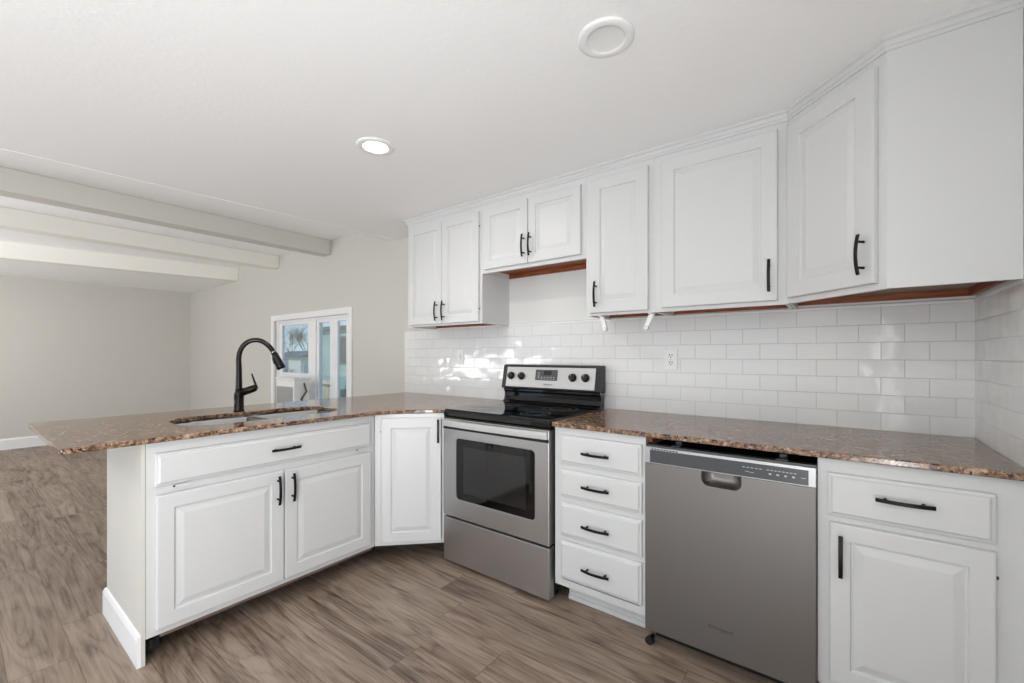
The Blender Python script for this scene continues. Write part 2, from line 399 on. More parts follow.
b = MB()  # side opening out of view, added to hold the side fill lights
for a0, a1 in ((-4.6, -4.54), (-3.81, -3.74), (-3.01, -2.95)): b.box(.02, .08, a0, a1, 0, 2.05)
b.box(.02, .08, -4.54, -3.81, 1.99, 2.05).box(.02, .08, -3.74, -3.01, 1.99, 2.05).box(.02, .08, -4.54, -3.81, 0, .05).box(.02, .08, -3.74, -3.01, 0, .05)
struct(b.build('window_4', 'trim_white'))

# ------------------------------------------------------------ backsplash
TZ = 1.458
b = MB().box(-3.545, -.0002, -.0085, -.0005, .80, TZ)
o = b.build('tile_backsplash', 'tile_back'); tag(o, 'glossy white subway tile backsplash behind the range and counters', 'backsplash')
o = MB().box(0, .0085, -1.9, -.0005, .80, TZ).build('tile_backsplash', 'tile_right'); tag(o, 'glossy white subway tile on the right-hand side wall', 'backsplash')
struct(MB().sweep([(0, 0), (.012, 0), (.012, .012), (.004, .016), (0, .016)], [(-3.13, -.0005), (.0085, -.0005), (.0085, -1.9)], TZ + .0003).build('trim_3', 'trim_white'), 'thin white edging above the tile')
struct(MB().box(-3.13, .0085, -.004, -.0005, TZ + .017, ZK - .001).box(.0045, .0085, -1.9, -.0045, TZ + .017, ZK - .001).build('trim_4', 'wall_white'), 'white painted strip of wall above the tile')

def outlet(x, z, label, x_w=.074, toggle=False):
    t = thing('wall_outlet', label, 'outlet', (x, -.0087, z))
    MB().prism(rr(x_w, .118, .006), -.006, 0, 'y').build('faceplate', 'white_plastic', t, .0015)
    if toggle:
        MB().prism(rr(.03, .066, .003), -.0075, -.0055, 'y').build('switch_plate', 'white_plastic', t, .001)
        MB().box(-.006, .006, -.014, -.0075, -.012, .012).build('toggle', 'white_plastic', t, .002)
    else:
        for s_ in (-1, 1):
            r_ = MB().prism(rr(.034, .03, .011, 6, 0, s_ * .021), -.0085, -.0055, 'y').build('receptacle', 'white_plastic', t, .001)
            MB().box(-.009, -.0055, -.0092, -.0084, s_ * .021 - .002, s_ * .021 + .009).box(.0055, .009, -.0092, -.0084, s_ * .021 - .002, s_ * .021 + .009).lathe([(.0035, -.0092), (.0035, -.0084)], (0, 0, s_ * .021 - .009), 'y', 10).build('socket_slot', 'black_soft', r_)
        MB().lathe([(.003, -.0075), (.003, -.0055)], (0, 0, 0), 'y', 10).build('screw', 'chrome', t)
outlet(-1.195, 1.222, 'white double wall outlet on the tile right of the range')
outlet(-2.848, 1.232, 'white wall switch on the tile left of the range', toggle=True)

# ------------------------------------------------------------ cabinet parts
def panel_door(w, h, stile=.055, t=.019):
    mb = MB(); rg = [(0, 0), (0, t - .005), (.002, t - .001), (.006, t), (stile, t), (stile + .003, t - .007), (stile + .009, t - .0075), (stile + .032, t - .0015), (stile + .036, t - .001)]
    rings = [[(i, -y, i), (w - i, -y, i), (w - i, -y, h - i), (i, -y, h - i)] for i, y in rg]
    return mb.rings(rings, False)
def slab(w, h, t=.019):
    rg = [(0, 0), (0, t - .009), (.003, t - .007), (.009, t - .006), (.013, t - .0015), (.016, t)]
    return MB().rings([[(i, -y, i), (w - i, -y, i), (w - i, -y, h - i), (i, -y, h - i)] for i, y in rg], False)
def handle(parent, cx, cz, vertical, y=-.019, L_=.141, mat_='black_metal', name='handle'):
    mb = MB(); n = 12; rs = []
    for i in range(n + 1):
        u = -L_ / 2 + L_ * i / n; yy = -(.021 + .010 * (1 - (2 * u / L_) ** 2)); hw = .0062; th = .0055
        q = [(-hw, yy), (hw, yy), (hw, yy - th), (-hw, yy - th)]
        rs.append([((cx + a, y + b_, cz + u) if vertical else (cx + u, y + b_, cz + a)) for a, b_ in q])
    mb.rings(rs, False)
    for s_ in (-1, 1):
        u = s_ * .045; yy = -(.021 + .010 * (1 - (2 * u / L_) ** 2))
        c_ = (cx, y, cz + u) if vertical else (cx + u, y, cz)
        mb.lathe([(.0052, -.0002), (.0045, -.004), (.004, yy - .001)], c_, 'y', 10)
    return mb.build(name, mat_, parent, .0012, 1)
def hinge(parent, x, z, y=-.004):
    return MB().box(x - .003, x + .003, y - .006, y, z - .004, z + .004).lathe([(.002, -.0075), (.002, -.006)], (x, y, z), 'y', 8).build('hinge', 'black_metal', parent)
def add_door(t, x, z, w, h, hx=None, hz=None, stile=.055):
    d_ = panel_door(w, h, stile).build('door', 'cabinet_paint', t); d_.location = (x, -.001, z)
    if hx is not None:
        handle(d_, hx - x, hz - z, True)
    return d_
def add_drawer(t, x, z, w, h, hz=None, hx=None, name='drawer'):
    d_ = slab(w, h).build(name, 'cabinet_paint', t); d_.location = (x, -.001, z)
    handle(d_, (w / 2 if hx is None else hx), (h / 2 if hz is None else hz - z), False)
    return d_
def base_carcass(t, w, D, zb=.105, zt=.8915, rails=(), stiles=(), toe=.075, sl=.035, sr=.035, toe_mat='cabinet_paint', toe0=.0, toe1=0.):
    MB().box(.001, .017, .02, D, zb, zt).box(w - .017, w - .001, .02, D, zb, zt).box(.017, w - .017, .02, D, zb, zb + .016).box(.017, w - .017, D - .01, D, zb + .016, zt).box(.017, w - .017, .02, .05, zt - .016, zt).build('carcass', 'cabinet_paint', t)
    f_ = MB().box(0, sl, 0, .019, zb, zt).box(w - sr, w, 0, .019, zb, zt)
    for x0, x1 in stiles: f_.box(x0, x1, 0.0002, .0188, zb + .034, zt - .064)
    for z0, z1 in list(rails) + [(zb, zb + .034), (zt - .064, zt)]: f_.box(sl, w - sr, 0, .019, z0, z1)
    f_.build('face_frame', 'cabinet_paint', t)
    MB().box(toe0, w - toe1, toe, toe + .015, 0.0005, zb - .0005).build('toe_kick', toe_mat, t)
    if toe_mat == 'toe_shade': MB().box(.05, w - .003, .018, .034, zb - .022, zb - .0005).build('bottom_cleat', 'toe_wood', t)

YB = -.655
# --- drawer cabinet
X1 = -1.567
t = thing('drawer_cabinet', 'white base cabinet with four stacked drawers between range and dishwasher', 'cabinet', (X1, YB, 0))
W_ = .462
base_carcass(t, W_, .645, rails=((.67, .73), (.51, .565), (.325, .375)), toe=.09, toe0=.03, sl=.045, sr=.03)
for z0, z1, hz in ((.716, .852, .782), (.552, .685, .624), (.362, .522, .438), (.150, .336, .236)):
    add_drawer(t, .036, z0, .412, z1 - z0, hz, .201)
MB().box(W_ + .0003, W_ + .022, .02, .60, .866, .8905).build('side_cleat', 'stained_wood', t)
MB().box(.03, W_, .082, .0898, .0005, .022).build('shoe_moulding', 'cabinet_paint', t)
# --- right base cabinet
X4 = -.492
t = thing('base_cabinet', 'white base cabinet with one wide drawer over a door, right of the dishwasher', 'cabinet', (X4, YB, 0))
base_carcass(t, -X4 - .0095, .645, rails=((.66, .71),), toe=.09, sr=.09, sl=.045)
dr = add_drawer(t, .028, .697, .395, .145, .782, .195)
add_door(t, .034, .132, .388, .543, .064, .571)
hinge(t, .425, .60)
# --- angled corner base cabinet
A = Vector((-2.341, -.655)); B = Vector((-2.643, -.954)); dv = A - B; LN = dv.length; ang = math.atan2(dv.y, dv.x)
t = thing('corner_cabinet', 'white angled corner base cabinet with a single door between sink cabinet and range', 'cabinet', (B.x, B.y, 0), ang)
inv = Matrix.Rotation(-ang, 2)
def loc2(p): q = inv @ (Vector(p) - B); return (q.x, q.y)
poly = [loc2(p) for p in ((-2.355, -.642), (-2.645, -.935), (-3.14, -.935), (-3.14, -.012), (-2.355, -.012))]
MB().prism(poly, .105, .8915).build('carcass', 'cabinet_paint', t)
MB().box(0.0, .035, -.001, .018, .105, .8915).box(LN - .028, LN, -.001, .018, .105, .8915).box(.035, LN - .028, -.001, .018, .85, .8915).box(.035, LN - .028, -.001, .018, .105, .140).build('face_frame', 'cabinet_paint', t)
add_door(t, .038, .127, LN - .070, .742, LN - .05, .79, .058)
hinge(t, .036, .79)
MB().box(-.10, LN + .09, .22, .235, .0005, .1045).build('toe_kick', 'toe_shade', t)
# --- sink cabinet, faces +X
Y0 = -2.022; WS = 1.064
t = thing('sink_cabinet', 'white sink base cabinet with false drawer front and two doors in the peninsula', 'cabinet', (-2.643, Y0, 0), R(90))
base_carcass(t, WS, .50, rails=((.66, .725),), stiles=((.51, .555),), toe=.17, sr=.045, sl=.045, toe_mat='toe_shade', toe0=.05, toe1=.0)
d_ = slab(1.006, .134).build('false_drawer_front', 'cabinet_paint', t); d_.location = (.027, -.001, .712)
handle(d_, .508, .072, False)
for hx in (.075, .925):
    h_ = MB().box(hx - .02, hx + .035, -.012, -.0185, -.012, -.006).build('hinge', 'clear_plastic', d_)
    MB().lathe([(.004, -.021), (.004, -.0185)], (hx - .015, 0, -.009), 'y', 8).build('screw', 'black_metal', h_)
add_door(t, .030, .132, .502, .543, .500, .585, .058)
add_door(t, .537, .132, .495, .543, .570, .585, .058)
MB().box(.003, .05, .035, .055, .03, .10).box(.018, .028, .02, .035, .05, .085).build('toe_kick_clip', 'black_soft', t)

# peninsula pony wall with its baseboard
struct(MB().box(-3.246, -2.645, -2.036, -2.0235, 0, .8915).box(-3.246, -3.2185, -2.0235, -.0005, 0, .8915).build('wall_peninsula', 'wall_beige'), 'low beige wall closing the end and back of the peninsula')
prof = [(0, .0005), (.013, .0005), (.013, .105), (.007, .122), (0, .126)]
struct(MB().sweep(prof, [(-3.2465, -.02), (-3.2465, -2.0365), (-2.645, -2.0365)]).build('baseboard_peninsula', 'trim_white'), 'white baseboard round the end of the peninsula')

# --- counters
ZT, ZB_ = .914, .892
def counter(poly, name, label):
    o = MB().prism(poly, ZB_, ZT).build(name, 'granite'); tag(o, label, 'countertop'); return o
ce = .029
poly = [(-2.343, -.0095), (-2.343, -.672)]
# rounded inner corners along the diagonal front edge
fx, fy = -2.643 + ce, YB - .018
pts = [(-2.343, -.672), (-2.37, -.682), (-2.41, -.705)]
P0 = Vector((-2.44, -.735)); P1 = Vector((fx, -.915)); P2 = Vector((fx, -1.04))
for i in range(9):
    u = i / 8; q = P0 * (1 - u) ** 2 + P1 * 2 * u * (1 - u) + P2 * u * u; pts.append((q.x, q.y))
poly = [(-2.343, -.0095)] + pts
def arc(c, r, a0, a1, n=6): return [(c[0] + r * math.cos(R(a0 + (a1 - a0) * i / n)), c[1] + r * math.sin(R(a0 + (a1 - a0) * i / n))) for i in range(n + 1)]
poly += [(fx, -2.23)] + arc((fx - .02, -2.246), .02, 0, -90) + arc((-3.56, -2.246), .02, -90, -180) + [(-3.53, -.0095)]
pen = counter(poly, 'peninsula_countertop', 'long speckled brown granite countertop on the peninsula, with the sink in it')
SC = (-3.005, -1.435); SW, SL_ = .405, .80
cut(pen, MB().prism(rr(SW, SL_, .15, 10, *SC), ZB_ - .05, ZT + .05))
b_ = pen.modifiers.new('bevel', 'BEVEL'); b_.width = .004; b_.segments = 2; b_.limit_method = 'ANGLE'; b_.angle_limit = R(50)
rc = counter([(-1.5775, -.0095), (-1.5775, -.670)] + [(-1.570, -.682), (-.001, -.682), (-.001, -.0095)], 'granite_countertop', 'speckled brown granite countertop running from the range to the right-hand wall')
b_ = rc.modifiers.new('bevel', 'BEVEL'); b_.width = .004; b_.segments = 2; b_.limit_method = 'ANGLE'; b_.angle_limit = R(50)

# --- sink
t = thing('kitchen_sink', 'stainless steel double-bowl sink set under the granite peninsula', 'sink', (SC[0], SC[1], .70))
def bowl(cy, ln):
    mb = MB(); top = .892 - .70 - .0005
    prof = [(.022, top), (0, top), (-.004, top - .01), (-.012, .06), (-.03, .025), (-.06, .012), (-.10, .010)]
    w0, l0 = SW + .012, ln
    rs = []
    for off, z in prof:
        if off > 0: continue
        r_ = max(.03, .13 + off)
        rs.append([(x, y, z) for x, y in rr(w0 + 2 * off, l0 + 2 * off, min(r_, (min(w0, l0) + 2 * off) / 2 - .001), 8, 0, cy)])
    mb.rings(rs, True, (False, True))
    o = mb.build('bowl', 'sink_steel', t); s_ = o.modifiers.new('thick', 'SOLIDIFY'); s_.thickness = .0015; s_.offset = 1
    MB().lathe([(.042, 0), (.042, .002), (.034, .003), (.03, .001)], (0, cy, .0105), 'z', 20).build('drain', 'chrome', o)
lb = (SL_ + .012 - .028) / 2
bowl(-(lb / 2 + .014), lb); bowl(lb / 2 + .014, lb)
o = MB().prism([(x, y) for x, y in rr(SW + .012, .0270, .002, 2, 0, 0)], .168, .1905).build('divider', 'sink_steel', t, .004)
# --- faucet
FX, FY = -3.272, -1.452
t = thing('kitchen_faucet', 'dark bronze gooseneck pull-down faucet behind the peninsula sink', 'faucet', (FX, FY, ZT + .0005), math.atan2(.866, .5))
K = .0059
def fp(u, v): return ((u - 238.6) * K * .88, 0, (411 - v) * K)
MB().lathe([(.0285, 0), (.0285, .006), (.0265, .009), (.0262, .09), (.027, .095), (.024, .105), (.0185, .128)], n=28).build('body', 'bronze', t)
ctrl = [(238.6, 390), (238.6, 380), (238.6, 368), (238.4, 359), (239.6, 351.5), (243, 345.2), (248.4, 341), (254.6, 339.5), (260.5, 340.2), (265.5, 342.8), (269.5, 346.2), (273.2, 351)]
pts = []
P = [Vector(fp(*c_)) for c_ in ctrl]
for i in range(len(P) - 1):
    p0, p1, p2, p3 = P[max(i - 1, 0)], P[i], P[i + 1], P[min(i + 2, len(P) - 1)]
    for k in range(4):
        u = k / 4; pts.append(.5 * ((2 * p1) + (-p0 + p2) * u + (2 * p0 - 5 * p1 + 4 * p2 - p3) * u * u + (-p0 + 3 * p1 - 3 * p2 + p3) * u ** 3))
pts.append(P[-1])
MB().tube(pts, [.0185 - .0045 * min(1, i / 14) for i in range(len(pts))], 16).build('spout', 'bronze', t)
e0 = P[-1]; dr_ = (Vector(fp(282, 369)) - e0); ln = dr_.length; dr_ = dr_.normalized()
MB().tube([e0, e0 + dr_ * .006], .0152, 16).build('collar', 'chrome', t)
sh = MB().tube([e0 + dr_ * .006, e0 + dr_ * .03, e0 + dr_ * (ln - .02), e0 + dr_ * (ln - .003), e0 + dr_ * ln], [.0158, .0195, .0245, .0258, .021], 18).build('spray_head', 'bronze', t)
side = Vector((-dr_.z, 0, dr_.x)) * -1
q = e0 + dr_ * .055 + side * -.0195
q0 = e0 + dr_ * .045 - Vector((dr_.z, 0, -dr_.x)) * -.019
MB().tube([e0 + dr_ * .035 + Vector((dr_.z, 0, -dr_.x)) * .018, e0 + dr_ * .075 + Vector((dr_.z, 0, -dr_.x)) * .0225], .006, 8).build('spray_button', 'black_plastic', sh)
h0 = Vector(fp(240, 393)); h1 = Vector(fp(254, 388.5))
MB().tube([h0, h0 + (h1 - h0) * .75, h1, Vector(fp(256.5, 388))], [.022, .022, .0205, .016], 16).build('valve_arm', 'bronze', t)
l0, l1 = Vector(fp(256.6, 389)), Vector(fp(251.3, 373.6))
MB().tube([l0, l0.lerp(l1, .35), l1], [.0085, .0065, .0042], 12).build('lever', 'bronze', t)

# ------------------------------------------------------------ range
XR0, XR1 = -2.334, -1.592
RW = .757; 
t = thing('electric_range', 'stainless steel and black freestanding electric range with glass cooktop', 'stove', (-2.338, -.655, 0))
x0, x1 = .0, RW
MB().box(.004, x1 - .004, .02, .63, .045, .895).build('body', 'black_soft', t, .003)
for fx_ in (.04, x1 - .04):
    for fy_ in (.08, .58): MB().lathe([(.018, .0005), (.018, .01), (.01, .012), (.01, .046)], (fx_, fy_, 0), 'z', 12).build('levelling_foot', 'black_plastic', t)
# cooktop with rounded front lip
prof = [(-.022, .876), (-.028, .884), (-.028, .905), (-.022, .916), (-.010, .9205), (.56, .9205), (.56, .896), (.0, .896), (.0, .876)]
MB().prism([(a, b_) for a, b_ in prof], 0, RW, 'x').build('cooktop', 'black_gloss', t, .002)
for bx, by, r_ in ((.19, .14, .105), (.555, .14, .085), (.19, .41, .085), (.555, .41, .105)):
    MB().lathe([(r_, 0), (r_ - .002, .0004), (r_ - .003, 0)], (bx, by, .9208), 'z', 48, (False, False)).lathe([(r_ * .6, 0), (r_ * .6 - .0015, .0004), (r_ * .6 - .003, 0)], (bx, by, .9208), 'z', 48, (False, False)).build('burner_ring', 'grey_print', t)
# backguard: riser, then overhanging console
rp = [(.555, .921), (.575, .935), (.583, .96), (.583, .985), (.572, 1.000), (.572, 1.012), (.63, 1.012), (.63, .921)]
MB().prism(rp, -.012, RW - .017, 'x').build('riser', 'black_gloss', t, .002)
cp = [(.563, 1.0125), (.555, 1.020), (.585, 1.172), (.598, 1.180), (.635, 1.180), (.635, 1.0125)]
MB().prism(cp, -.020, RW - .011, 'x').build('backguard', 'black_plastic', t, .003)
tl = math.atan2(.030, .152)
pnl = bpy.data.objects.new('control_panel', None)
def onp(mb, name, mt, parent=t, bevel=0):
    o = mb.build(name, mt, parent, bevel); return o
# local console frame: u along x, v up the tilted face, n outwards (-y)
def tilt(mb):
    ct, st = math.cos(tl), math.sin(tl)
    mb.v = [(x, .555 + z * st + y * ct, 1.020 + z * ct - y * st) for x, y, z in mb.v]; return mb
cpan = tilt(MB().prism(rr(.690, .138, .004, 3, .364, .077), -.004, -.0004, 'y')).build('control_panel', 'steel', t, .001)
dsp = tilt(MB().prism(rr(.172, .072, .005, 4, .352, .094), -.0065, -.0042, 'y')).build('display_panel', 'strip_grey', cpan)
tilt(MB().prism(rr(.06, .026, .002, 2, .362, .108), -.0072, -.0066, 'y')).build('clock_display', 'black_gloss', dsp)
b = MB()
for i in range(5): b.box(.285 + .0, .30, -.0070, -.0066, .072 + i * .009, .0745 + i * .009)
for i in range(5): b.box(.31 + i * .024, .325 + i * .024, -.0070, -.0066, .066, .069).box(.31 + i * .024, .325 + i * .024, -.0070, -.0066, .078, .081)
tilt(b).build('button_marks', 'light_print', dsp)
def kn(x):
    k = tilt(MB().lathe([(.027, -.0042), (.0265, -.008), (.022, -.010), (.0205, -.026), (.018, -.028)], (x, 0, .083), 'y', 24)).build('knob', 'black_plastic', t)
    tilt(MB().box(x - .004, x + .004, -.034, -.0275, .083 - .019, .083 + .019)).build('knob_grip', 'black_plastic', k, .001)
    tilt(MB().box(x - .0012, x + .0012, -.0345, -.034, .088, .1)).build('pointer', 'light_print', k)
for x in (.06, .15, .552, .643): kn(x)
for x in (.06, .15, .552, .643):
    b = MB()
    for a in range(-130, 140, 20):
        b.box(x + .033 * math.sin(R(a)) - .001, x + .033 * math.sin(R(a)) + .001, -.0046, -.0041, .083 + .033 * math.cos(R(a)) - .001, .083 + .033 * math.cos(R(a)) + .001)
    tilt(b).build('dial_marks', 'grey_print', cpan)
tx = text('Whirlpool', .017, (.37, .555 + .03 * math.sin(tl) - .005, 1.020 + .032), (R(90) - tl, 0, 0), 'brand_lettering', 'grey_print', t)
# oven door
DZ0, DZ1 = .290, .868
wx0, wx1, wz0, wz1 = .108, .668, .400, .757
door = MB().box(.003, RW - .004, -.032, .0185, DZ0, DZ1).build('oven_door', 'steel', t)
cut(door, MB().prism(rr(wx1 - wx0, wz1 - wz0, .022, 6, (wx0 + wx1) / 2, (wz0 + wz1) / 2), -.06, -.010, 'y'))
bv = door.modifiers.new('bevel', 'BEVEL'); bv.width = .003; bv.segments = 2; bv.limit_method = 'ANGLE'; bv.angle_limit = R(40)
MB().prism(rr(wx1 - wx0 - .002, wz1 - wz0 - .002, .021, 6, (wx0 + wx1) / 2, (wz0 + wz1) / 2), -.029, -.0105, 'y').build('window_border', 'black_gloss', door)
MB().prism(rr(wx1 - wx0 - .115, wz1 - wz0 - .085, .004, 3, (wx0 + wx1) / 2, (wz0 + wz1) / 2), -.0298, -.0291, 'y').build('oven_window', 'oven_glass', door)
MB().box(.003, RW - .003, -.029, .0, .8685, .8755).build('vent_gap', 'black_soft', t)
# full width bowed handle bar
n = 14; rs = []
for i in range(n + 1):
    u = i / n; x = .006 + (RW - .014) * u; bow = .012 * (1 - (2 * u - 1) ** 2) + .014
    rs.append([(x, -.034 - bow + .010, .823), (x, -.034 - bow + .010, .862), (x, -.034 - bow, .8605), (x, -.034 - bow - .0006, .842), (x, -.034 - bow, .8245)])
MB().rings(rs, False).box(.006, .03, -.045, -.0325, .828, .855).box(RW - .032, RW - .008, -.045, -.0325, .828, .855).build('handle', 'handle_steel', door, .001)
MB().box(.003, RW - .004, -.0325, -.0322, .806, .8225).build('handle_recess', 'black_soft', door)
MB().box(.003, RW - .004, -.030, .0185, .020, .278).build('storage_drawer', 'steel', t, .003)
MB().box(.01, RW - .01, -.01, .015, .2785, .2895).build('drawer_gap', 'black_soft', t)

# ------------------------------------------------------------ dishwasher
DX = -1.099; DW = .604
t = thing('dishwasher', 'stainless steel dishwasher under the granite, with grey control strip along the top', 'dishwasher', (DX, -.655, 0))
MB().box(.006, DW - .006, .022, .60, .045, .845).build('tub', 'black_soft', t)
MB().box(.02, DW - .02, .06, .075, .003, .0995).build('toe_panel', 'black_soft', t)
door = MB().box(0, DW, -.026, .0205, .069, .784).build('door', 'steel_dark', t)
cut(door, MB().prism(rr(.145, .075, .028, 6, .300, .7635), -.05, .0195, 'y'))
bv = door.modifiers.new('bevel', 'BEVEL'); bv.width = .003; bv.segments = 2; bv.limit_method = 'ANGLE'; bv.angle_limit = R(40)
# scooped pocket behind the opening
b = MB(); rs = []
for s_, y_ in ((1.04, -.0265), (1.0, -.0275), (.97, -.022), (.90, -.006), (.72, .010), (.5, .016)): rs.append([(x, y_, z) for x, z in rr(.145 * s_, .075 * s_, .028 * s_, 6, .300, .7635 + (1 - s_) * .02)])
o = MB().rings(rs, True, (False, True)).build('handle_pocket', 'steel_dark', door)
MB().box(0, DW, -.026, .0205, .7845, .853).build('control_fascia', 'steel', t, .002)
MB().box(.022, DW - .022, -.0272, -.0258, .789, .842).build('control_strip', 'strip_grey', t)
MB().box(.0, DW, -.014, .020, .8532, .860).build('door_top_seal', 'strip_grey', t)
for x in (.12, .50): MB().box(x - .018, x + .018, .0, .05, .8602, .864).box(x - .012, x + .012, .047, .05, .864, .875).build('mounting_bracket', 'strip_grey', t)
b = MB()
for i in range(5):
    b.box(.375 + i * .014, .384 + i * .014, -.0277, -.0272, .823, .8255)
for i in range(8):
    b.box(.455 + i * .012, .463 + i * .012, -.0277, -.0272, .8235, .826)
    if i % 2 == 0: b.box(.462 + i * .012, .470 + i * .012, -.0277, -.0272, .808, .814)
for a, c_ in ((.385, .808), (.40, .806), (.56, .812)): b.box(a, a + .014, -.0277, -.0272, c_, c_ + .0018)
b.build('button_marks', 'light_print', t)
b = MB()
for i in range(9): b.box(.028 + i * .0125, .037 + i * .0125, -.0266, -.0258, .844, .8485)
b.build('vent_slots', 'black_soft', t)
text('Whirlpool', .022, (.297, -.0265, .178), (R(90), 0, 0), 'brand_lettering', 'strip_grey', t, .1)
for x in (.015, DW - .03): MB().lathe([(.017, -.022), (.017, .0), (.010, .002), (.010, .028)], (x, .0, .0175), 'y', 14).build('roller_foot', 'black_plastic', t)
# ------------------------------------------------------------ upper cabinets
YU = -.306; UT = 2.285
def upper(name, label, x0, x1, zb, lip=.036, rb=.010, stile=.042, bottom='stained_wood', zlow=None):
    t = thing(name, label, 'wall cabinet', (x0, YU, zb)); w = x1 - x0; h = UT - zb; D = -YU - .0045
    MB().box(.0005, .013, .0195, D, 0, h).box(w - .013, w - .0005, .0195, D, 0, h).box(.013, w - .013, D - .008, D, lip + .012, h).box(.013, w - .013, .0195, D - .008, h - .012, h).build('carcass', 'cabinet_paint', t)
    MB().box(.0005, stile, 0, .019, 0, h).box(w - stile, w - .0005, 0, .019, 0, h).box(stile, w - stile, 0, .019, 0, .034).box(stile, w - stile, 0, .019, h - .08, h).build('face_frame', 'cabinet_paint', t)
    MB().box(.0135, w - .0135, .0195, D - .0085, lip, lip + .012).build('bottom_panel', bottom, t)
    MB().box(.0135, w - .0135, D - .022, D - .009, rb, lip - .0005).build('hanging_rail', 'stained_wood', t)
    return t
zd0, zd1 = .013, .752
t = upper('upper_cabinet', 'white two-door wall cabinet left of the range', -3.13, -2.358, 1.462)
zt_ = 2.218 - 1.462
add_door(t, .030, .013, .362, zt_ - .013, .352, .105, .052); add_door(t, .396, .013, .355, zt_ - .013, .425, .105, .052)
hinge(t, .753, .10); hinge(t, .753, .66)
t = upper('upper_cabinet', 'short white two-door wall cabinet above the range', -2.358, -1.576, 1.796, lip=.034, rb=.004)
add_door(t, .030, .022, .355, .400, .362, .130, .052); add_door(t, .391, .022, .362, .400, .413, .130, .052)
t = upper('upper_cabinet', 'tall narrow white wall cabinet with one door, just right of the range', -1.576, -1.186, 1.466)
add_door(t, .030, .013, .330, .742, .072, .115, .062)
t = upper('upper_cabinet', 'wide white one-door wall cabinet beside the angled corner cabinet', -1.186, -.608, 1.466)
add_door(t, .038, .018, .502, .742, .510, .125, .062)
# diagonal corner cabinet
A = Vector((-.608, -.306)); B = Vector((-.306, -.608)); LN = (B - A).length
t = thing('corner_wall_cabinet', 'white angled corner wall cabinet with a single door and broad side panel', 'wall cabinet', (A.x, A.y, 1.468), R(-45))
inv = Matrix.Rotation(R(45), 2)
def lc(p): q = inv @ (Vector(p) - A); return (q.x, q.y)
HC = UT - 1.468; e = .0048
def tri(poly, z0, z1): return MB().prism([lc(p) for p in poly], z0, z1)
b = tri([(-.6075, -.019 - .29), (-.6075, -e), (-.595, -e), (-.595, -.309)], 0, HC)
s_ = tri([(-.306, -.595), (-.306, -.608), (-e, -.608), (-e, -.595)], 0, HC); b.add(s_.v, s_.f)
s_ = tri([(-.58, -.30), (-.58, -.02), (-.02, -.02), (-.02, -.58), (-.30, -.58)], HC - .012, HC); b.add(s_.v, s_.f)
b.build('carcass', 'cabinet_paint', t)
MB().box(.0, .030, 0, .019, 0, HC).box(LN - .034, LN, 0, .019, 0, HC).box(.030, LN - .034, 0, .019, 0, .034).box(.030, LN - .034, 0, .019, HC - .08, HC).build('face_frame', 'cabinet_paint', t)
add_door(t, .014, .022, LN - .042, .735, LN - .062, .125, .066)
tri([(-.594, -.300), (-.594, -.0188), (-.0188, -.0188), (-.0188, -.594), (-.306, -.594), (-.589, -.311)], .046, .058).build('bottom_panel', 'dull_wood', t)
b = tri([(-.594, -.0185), (-.594, -.0052), (-.0052, -.0052), (-.0052, -.594), (-.0185, -.594), (-.0185, -.0185)], .016, .0455)
b.build('hanging_rail', 'stained_wood', t)
# crown moulding
cp = [(0, 0), (.004, .001), (.006, .012), (.010, .014), (.014, .028), (.022, .034), (.024, .044), (0, .044)]
struct(MB().sweep([(o_, z - .0445) for o_, z in cp], [(-3.13, -.005), (-3.13, -.307), (-.608, -.307), (-.307, -.6085), (-.005, -.6085)], ZK).build('trim_5', 'cabinet_paint'), 'white crown moulding along the top of the wall cabinets')

# paper towel holder arms
for x, ln_, label in ((-1.495, .02, 'white plastic paper towel bracket at the left end under the narrow wall cabinet'), (-1.212, -.03, 'white plastic paper towel bracket hanging below the join of two wall cabinets')):
    t = thing('paper_towel_bracket', label, 'bracket', (x, -.272, 1.4655), group='paper towel brackets under the cabinet')
    MB().box(-.011, .011, -.03, .02, -.005, 0).build('mounting_plate', 'white_plastic', t, .001)
    MB().prism([(-.014, -.005), (.014, -.005), (.013 + ln_ * 1.0, -.072), (-.013 + ln_ * 1.0, -.072)], -.008, .004, 'y').build('arm', 'white_plastic', t, .002)
    MB().lathe([(.010, -.012), (.013, -.010), (.013, .004), (.010, .008)], (ln_, 0, -.075), 'y', 16).build('roll_hub', 'clear_plastic', t)

# ------------------------------------------------------------ recessed lights
m = M['lamp_glow'] = mat('lamp_glow', (255, 250, 240), .5); BS(m).inputs['Emission Color'].default_value = (1, .96, .88, 1); BS(m).inputs['Emission Strength'].default_value = 9
for x, y, lit, label in ((-2.293, -1.195, True, 'lit round recessed ceiling light'), (-1.048, -1.178, False, 'unlit round recessed ceiling light with a white lens')):
    t = thing('recessed_light', label, 'ceiling light', (x, y, ZK - .0005), group=None)
    MB().lathe([(.092, 0), (.092, -.004), (.084, -.009), (.066, -.009), (.060, -.006), (.060, 0)], n=48, cap=(False, False)).build('trim_ring', 'trim_white', t)
    if lit:
        MB().lathe([(.0598, -.0048), (.03, -.0052), (.001, -.0055)], n=40, cap=(False, True)).build('lens', 'lamp_glow', t)
        light('recessed_lamp', 'AREA', (x, y, ZK - .02), 6, (0, 0, -1), (1, .96, .9), .12)
    else:
        MB().lathe([(.0598, -.0060), (.052, -.0035), (.001, -.0028)], n=40, cap=(False, True)).build('lens', 'white_plastic', t)

